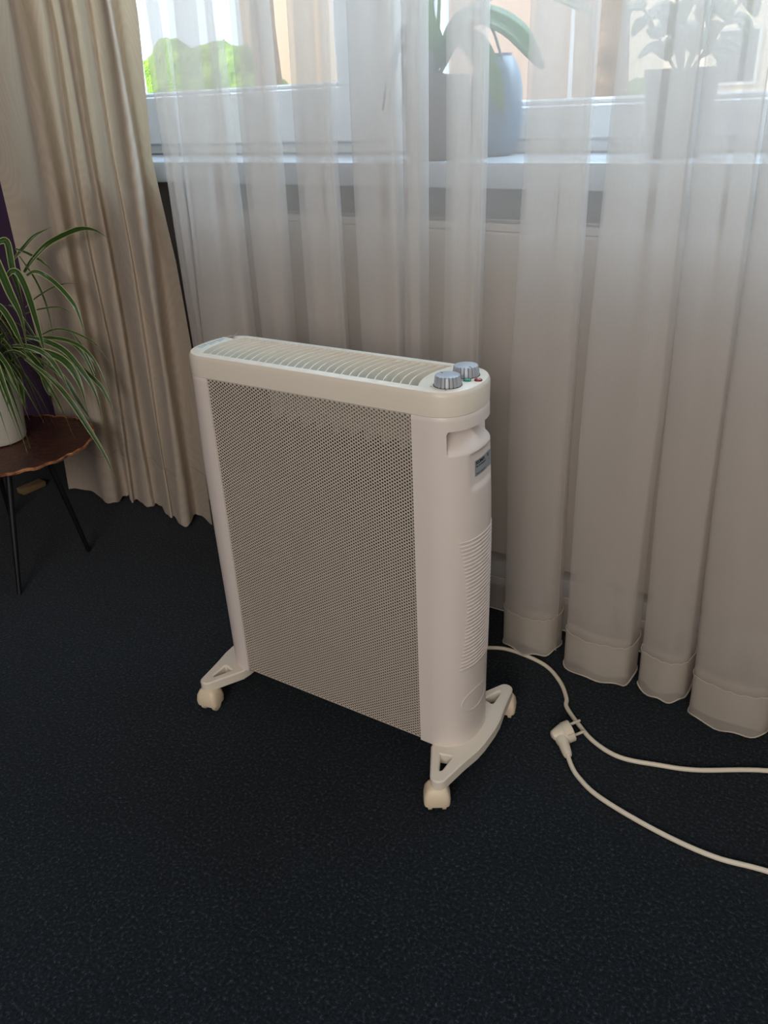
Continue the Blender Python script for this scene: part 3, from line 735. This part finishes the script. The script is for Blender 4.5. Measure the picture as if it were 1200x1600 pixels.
LEAVES = [
(0.008, [(-1.027, 0.22, 0.63), (-1.016, 0.24, 0.655), (-0.992, 0.272, 0.686), (-0.933, 0.293, 0.71), (-0.901, 0.303, 0.717), (-0.869, 0.311, 0.713), (-0.839, 0.317, 0.697)]),
(0.0056, [(-1.034, 0.207, 0.66), (-1.022, 0.23, 0.683), (-1.008, 0.255, 0.705), (-0.979, 0.281, 0.72)]),
(0.0072, [(-0.983, 0.197, 0.631), (-0.974, 0.213, 0.637), (-0.961, 0.23, 0.624), (-0.928, 0.236, 0.6), (-0.896, 0.239, 0.565), (-0.882, 0.238, 0.527), (-0.877, 0.234, 0.494)]),
(0.0048, [(-1.03, 0.214, 0.682), (-1.018, 0.237, 0.667), (-1.005, 0.261, 0.644), (-0.978, 0.265, 0.619)]),
(0.0096, [(-0.98, 0.138, 0.702), (-0.973, 0.152, 0.71), (-0.968, 0.161, 0.704), (-0.969, 0.159, 0.652), (-0.968, 0.161, 0.602), (-0.968, 0.161, 0.536)]),
(0.012, [(-0.969, 0.096, 0.689), (-0.958, 0.116, 0.683), (-0.955, 0.122, 0.659), (-0.951, 0.129, 0.61), (-0.946, 0.138, 0.556), (-0.948, 0.135, 0.479)]),
(0.0096, [(-0.97, 0.137, 0.635), (-0.962, 0.151, 0.649), (-0.956, 0.162, 0.642), (-0.952, 0.169, 0.606), (-0.95, 0.173, 0.547), (-0.949, 0.175, 0.482), (-0.944, 0.171, 0.435)]),
(0.008, [(-0.995, 0.152, 0.478), (-0.988, 0.166, 0.457), (-0.975, 0.182, 0.408), (-0.951, 0.179, 0.338)]),
(0.008, [(-0.969, 0.116, 0.497), (-0.954, 0.145, 0.489), (-0.936, 0.17, 0.466), (-0.904, 0.173, 0.427), (-0.881, 0.173, 0.381)]),
(0.0112, [(-0.966, 0.142, 0.484), (-0.941, 0.178, 0.469), (-0.897, 0.188, 0.45), (-0.866, 0.19, 0.405), (-0.852, 0.184, 0.336)]),
(0.008, [(-0.96, 0.133, 0.465), (-0.927, 0.164, 0.413), (-0.886, 0.17, 0.368), (-0.849, 0.173, 0.315), (-0.808, 0.175, 0.249), (-0.78, 0.174, 0.178)]),
(0.0088, [(-0.989, 0.164, 0.504), (-0.969, 0.197, 0.487), (-0.923, 0.208, 0.468), (-0.883, 0.213, 0.426), (-0.852, 0.215, 0.376), (-0.84, 0.208, 0.301)]),
(0.0056, [(-1.007, 0.173, 0.493), (-0.985, 0.209, 0.491), (-0.923, 0.227, 0.485), (-0.88, 0.237, 0.461), (-0.849, 0.239, 0.41), (-0.825, 0.233, 0.319)]),
(0.0032, [(-1.011, 0.208, 0.491), (-0.973, 0.232, 0.506), (-0.926, 0.246, 0.499), (-0.875, 0.258, 0.475), (-0.842, 0.262, 0.433)]),
(0.0064, [(-0.951, 0.222, 0.45), (-0.896, 0.234, 0.414), (-0.858, 0.24, 0.378), (-0.828, 0.24, 0.313)]),
(0.0064, [(-0.987, 0.083, 0.503), (-0.983, 0.09, 0.481), (-0.977, 0.102, 0.437), (-0.971, 0.113, 0.327)]),
(0.0032, [(-1.011, 0.208, 0.668), (-1.001, 0.226, 0.617), (-0.995, 0.235, 0.564), (-0.983, 0.229, 0.505), (-0.984, 0.224, 0.477)]),
(0.0024, [(-1.017, 0.197, 0.558), (-1.005, 0.218, 0.575), (-0.976, 0.246, 0.595), (-0.939, 0.258, 0.605), (-0.903, 0.269, 0.605)]),
(0.0024, [(-1.018, 0.194, 0.545), (-1.005, 0.219, 0.55), (-0.962, 0.243, 0.554), (-0.923, 0.253, 0.538)]),
(0.0088, [(-0.973, 0.087, 0.599), (-0.963, 0.106, 0.585), (-0.957, 0.117, 0.556), (-0.953, 0.125, 0.515), (-0.949, 0.133, 0.47)]),
(0.0072, [(-0.993, 0.072, 0.477), (-0.986, 0.084, 0.453), (-0.987, 0.084, 0.417), (-0.989, 0.08, 0.386)]),
(0.0072, [(-0.993, 0.094, 0.472), (-0.992, 0.095, 0.424), (-0.998, 0.084, 0.352)]),
(0.0072, [(-1.004, 0.115, 0.465), (-0.997, 0.129, 0.418), (-0.998, 0.125, 0.366), (-0.996, 0.13, 0.342)]),
(0.0048, [(-1.012, 0.206, 0.484), (-0.964, 0.232, 0.486), (-0.917, 0.243, 0.46), (-0.885, 0.244, 0.401), (-0.864, 0.24, 0.328)]),
(0.004, [(-0.946, 0.249, 0.503), (-0.92, 0.252, 0.469), (-0.896, 0.252, 0.419), (-0.888, 0.249, 0.383)]),
(0.0064, [(-0.991, 0.182, 0.448), (-0.939, 0.202, 0.405), (-0.904, 0.204, 0.349), (-0.868, 0.208, 0.295)]),
(0.0072, [(-1.014, 0.181, 0.475), (-1.009, 0.19, 0.429), (-1.0, 0.193, 0.368), (-0.987, 0.195, 0.354)])
]
for w, pts in LEAVES:
    base = Vector(pts[0]); leaf(pts, w*1.45)
crown = Vector((PX, PY, TZ+.15)); rnd = random.Random(7)
for i in range(46):
    a = rnd.uniform(0, 2*math.pi); ln = rnd.uniform(.16, .34); rise = rnd.uniform(.03, .17); fall = rnd.uniform(.02, .20)
    dv = Vector((math.cos(a), math.sin(a), 0))
    room = 1.0
    if dv.y > .1: ln = min(ln, (.285-PY)/dv.y*.92)
    if dv.x > .3 and dv.y > -.3 and i % 3: ln *= .6
    tw = Vector((-dv.y, dv.x, 0))*rnd.uniform(-.03, .03)
    pts = [crown+dv*.01+Vector((0, 0, -.01)), crown+dv*ln*.28+Vector((0, 0, rise*.75)), crown+dv*ln*.55+tw*.5+Vector((0, 0, rise)), crown+dv*ln*.82+tw+Vector((0, 0, rise*.55-fall*.35)), crown+dv*ln+tw+Vector((0, 0, max(rise*.2-fall, -.14 if ln < TR else -.3)))]
    leaf(pts, rnd.uniform(.009, .016), Vector((dv.x*.5, dv.y*.5, .8)).normalized())

# ---------------------------------------------------------------- plants on the window sill
clay = mat('rough_taupe_clay', (92, 74, 66), .8, noise=(30, (92, 78, 70), .3), bump=(120, .8, .004))
glaze = mat('blue_grey_glaze', (88, 106, 124), .35, noise=(7, (70, 86, 102), .3))
root_m = mat('orchid_root', (84, 92, 104), .6, noise=(30, (110, 112, 104), .3))
dgreen = mat('dark_leaf', (58, 84, 40), .4, noise=(12, (78, 108, 48), .3)); N_ = dgreen.node_tree
tl = N_.nodes.new('ShaderNodeBsdfTranslucent'); tl.inputs[0].default_value = lin((150, 190, 60)); mxs = N_.nodes.new('ShaderNodeMixShader'); mxs.inputs[0].default_value = .35
N_.links.new(N_.nodes['Principled BSDF'].outputs[0], mxs.inputs[1]); N_.links.new(tl.outputs[0], mxs.inputs[2]); N_.links.new(mxs.outputs[0], N_.nodes['Material Output'].inputs[0])
bark = mat('bark_mix', (92, 64, 44), .9, bump=(80, 1, .006))
SZ = .842
oc = empty('orchid', (-.109, .480, SZ)); tag(oc, 'orchid with curling aerial roots and drooping leaves in a taupe pot on the sill', 'plant')
bm = bmesh.new(); lathe(bm, [(.042, 0), (.051, .003), (.055, .012), (.056, .118), (.057, .128), (.0555, .130), (.053, .127), (.054, .11)], 40); bm_obj('pot', bm, clay, oc, 40)
bm = bmesh.new(); lathe(bm, [(.052, .112), (.03, .128), (.008, .134)], 24); bm_obj('bark', bm, bark, oc)
for i in range(13):
    a = rnd.uniform(0, 6.28) if i > 8 else rnd.uniform(2.6, 4.0); r_ = rnd.uniform(.05, .11); dv = Vector((math.cos(a), .35*math.sin(a), 0)); z0 = rnd.uniform(.13, .18)
    pts = [Vector((0, 0, .125)), dv*r_*.5+Vector((0, 0, z0+.02)), dv*r_*.9+Vector((0, 0, z0+rnd.uniform(-.01, .03))), dv*r_*1.15+Vector((0, 0, z0-rnd.uniform(.02, .07)))]
    bm = bmesh.new(); P = catmull(pts, 6); tube(bm, P, [.0038-.0018*k/len(P) for k in range(len(P))], 8); bm_obj('aerial_root', bm, root_m, oc, 60)
for i, (ex, ez, hz) in enumerate(((-.045, .20, .225), (-.052, .165, .20), (-.050, .13, .175), (-.040, .225, .235), (-.055, .10, .16), (-.030, .15, .19))):
    pts = [Vector((-.004*i, -.004, .125)), Vector((ex*.35, -.006, hz-.01)), Vector((ex*.75, -.008, hz)), Vector((ex*1.15, -.008, ez)), Vector((ex*1.25, -.008, ez-.035))]
    bm = bmesh.new(); P = catmull(pts, 6); tube(bm, P, [.0046-.0020*k/len(P) for k in range(len(P))], 8); bm_obj('aerial_root', bm, root_m, oc, 60)
def broad(par, pts, w, m=dgreen, nrm=Vector((0, -.5, .9))):
    nrm = nrm.normalized(); P = catmull([Vector(par.location)+Vector(q) for q in pts], 5); n = len(P); V = []; F = []
    for i, p in enumerate(P):
        t = (P[min(i+1, n-1)]-P[max(i-1, 0)]).normalized(); sdv = t.cross(nrm); sdv = sdv.normalized() if sdv.length > .05 else Vector((1, 0, 0)); nv = sdv.cross(t)
        s = i/(n-1); ww = w*.5*math.sin(math.pi*(.08+.90*s)**.85)**.7
        for k in (-1, -.5, 0, .5, 1): V.append(p+sdv*ww*k+nv*(.18*ww*abs(k))-Vector(par.location))
    for i in range(n-1):
        for k in range(4): F.append((i*5+k, i*5+k+1, i*5+6+k, i*5+5+k))
    o = mesh_obj('leaf', V, F, m, par, smooth=True); md = o.modifiers.new('s', 'SOLIDIFY'); md.thickness = .0015; return o
for pts, w in (([(0, 0, .14), (.05, 0, .21), (.13, .01, .19), (.19, .01, .13)], .055), ([(0, 0, .14), (.06, -.02, .18), (.11, -.03, .14), (.14, -.03, .07)], .045),
               ([(0, 0, .14), (.08, .02, .23), (.17, .02, .24), (.26, .02, .20)], .05),
               ([(0, 0, .14), (.0, -.02, .22), (.03, -.03, .30)], .045)): broad(oc, pts, w)
bm = bmesh.new(); tube(bm, catmull([(0, 0, .13), (.01, .0, .28), (.02, .01, .48), (.08, .0, .62)], 6), .003, 8); bm_obj('flower_stem', bm, dgreen, oc)
vs_ = empty('vase', (-.034, .552, SZ)); tag(vs_, 'rounded blue-grey glazed vase right behind the taupe orchid pot on the sill', 'vase')
bm = bmesh.new(); lathe(bm, [(.026, 0), (.032, .004), (.041, .035), (.0455, .075), (.0455, .105), (.041, .130), (.032, .148), (.026, .154), (.027, .158), (.023, .158), (.020, .150)], 40); bm_obj('body', bm, glaze, vs_, 50)
bp_ = empty('potted_bush', (.292, .515, SZ)); tag(bp_, 'leafy green houseplant in a grey pot standing at the right of the window sill', 'plant')
bm = bmesh.new(); lathe(bm, [(.036, 0), (.040, .003), (.052, .100), (.054, .108), (.055, .120), (.051, .120), (.049, .10)], 40); bm_obj('pot', bm, mat('grey_pot', (92, 100, 104), .55, noise=(9, (84, 92, 96), .3)), bp_, 40)
bm = bmesh.new(); lathe(bm, [(.050, .104), (.02, .108)], 24); bm_obj('soil', bm, soil, bp_)
for i in range(7):
    a = i*.9; tip = Vector((.07*math.cos(a), .03*math.sin(a), .20+.03*(i % 4)))
    bm = bmesh.new(); tube(bm, catmull([(0, 0, .10), tip*.5+Vector((0, 0, .05)), tip], 5), .0022, 7); bm_obj('stem', bm, dgreen, bp_)
    for k in range(6):
        s = .35+.13*k; bp0 = tip*s+Vector((0, 0, .10*(1-s))); a2 = a+k*2.3; L_ = rnd.uniform(.035, .06)
        dv = Vector((math.cos(a2), .45*math.sin(a2), rnd.uniform(-.3, .5)))
        broad(bp_, [bp0, bp0+dv*L_*.5+Vector((0, 0, .008)), bp0+dv*L_+Vector((0, 0, -.01))], .030)

# ---------------------------------------------------------------- outside
grass = mat('lawn', (112, 150, 52), .9, noise=(2, (150, 176, 70), .3)); hedge_m = mat('hedge_leaves', (86, 130, 44), .8, noise=(6, (150, 180, 70), .25), bump=(12, 1, .1))
render_m = mat('pinkish_render', (206, 170, 150), .9, noise=(2, (214, 180, 160), .3)); cream_w = mat('cream_render', (236, 226, 206), .9)
roof_m = mat('roof_tiles', (150, 90, 70), .8, bump=(14, .8, .05)); paving = mat('pale_paving', (214, 204, 188), .9, noise=(3, (196, 186, 170), .3))
wood_m = mat('trunk_bark', (150, 118, 90), .9, noise=(8, (104, 80, 60), .25), bump=(10, 1, .1)); dkglass = mat('dark_window', (60, 72, 84), .1)
box('ground', -40, 30, .64, 45, -.5, -.35, paving, kind='structure')
box('lawn', -24, -8.2, 6, 20, -.35, -.31, grass, kind='structure')
def house(name, lab, x0, x1, y0, y1, h, m, wins):
    e = empty(name, ((x0+x1)/2, y0, -.35)); tag(e, lab, 'building')
    adopt(box('wall', x0, x1, y0, y1, -.35, h, m), e)
    bm = bmesh.new(); v = [bm.verts.new(p) for p in ((x0-.4, y0-.4, h), (x1+.4, y0-.4, h), (x1+.4, y1+.4, h), (x0-.4, y1+.4, h), (x0-.4, (y0+y1)/2, h+2), (x1+.4, (y0+y1)/2, h+2))]
    for f in ((0, 1, 2, 3), (0, 1, 5, 4), (2, 3, 4, 5), (0, 4, 3), (1, 2, 5)): bm.faces.new([v[i] for i in f])
    adopt(bm_obj('roof', bm, roof_m), e)
    for wx, wz in wins:
        f = adopt(box('window', wx, wx+1.1, y0-.05, y0+.02, wz, wz+1.3, white_paint), e)
        p = box('pane', wx+.08, wx+1.02, y0-.06, y0-.04, wz+.08, wz+1.22, dkglass); p.parent = f
    adopt(box('door', x1-1.6, x1-.6, y0-.05, y0+.02, -.35, 1.75, wood_m), e)
house('house', 'pinkish rendered house beyond the lawn, seen through the left window', -13.0, -8.2, 14, 20, 5.2, render_m, [(-12.2, 3.0), (-10.2, 3.0)])
house('house', 'pale cream house seen brightly lit through the right window', -9.2, 3.0, 24, 31, 5.5, cream_w, [(-5.9, .8), (-3.6, .8), (-1.4, .8)])
def bush(name, lab, c, s, m, seed, cat):
    bm = bmesh.new(); bmesh.ops.create_icosphere(bm, subdivisions=5, radius=1); rr = random.Random(seed); ph = [rr.uniform(0, 6) for _ in range(6)]
    for v in bm.verts:
        p = v.co; k = 1+.10*math.sin(7*p.x+ph[0])*math.sin(6*p.y+ph[1])+.08*math.sin(13*p.z+ph[2])*math.sin(12*p.x+ph[3])+.05*rr.random()
        v.co = Vector((p.x*s[0]*k, p.y*s[1]*k, max(p.z*s[2]*k, -s[2]*.8)))
    o = bm_obj(name, bm, m, None, 80); o.location = c; return tag(o, lab, cat)
bush('hedge', 'low green hedge beyond the lawn seen through the left window', (-10.6, 10.2, .5), (1.9, .7, 1.30), hedge_m, 1, 'hedge')
bush('shrub', 'round green shrub by the cream house, seen at the right', (-3.6, 12, .2), (.8, .7, .75), hedge_m, 3, 'shrub')
def tree(lab, x, y, r, seed):
    e = empty('tree', (x, y, -.35)); tag(e, lab, 'tree')
    bm = bmesh.new(); tube(bm, [(0, 0, 0), (.05, 0, .8), (0, 0, 2.2), (.1, 0, 4)], [r*1.3, r, r*.85, r*.6], 14); bm_obj('trunk', bm, wood_m, e, 60)
    o = bush('crown', '', (0, 0, 5), (2.0, 1.8, 1.6), hedge_m, seed, 'x'); del o['category'], o['label']; o.parent = e
tree('tree with light brown trunk outside the right window', -2.15, 6.4, .24, 5)
tree('slender tree standing before the pinkish house', -8.0, 9.0, .20, 6)
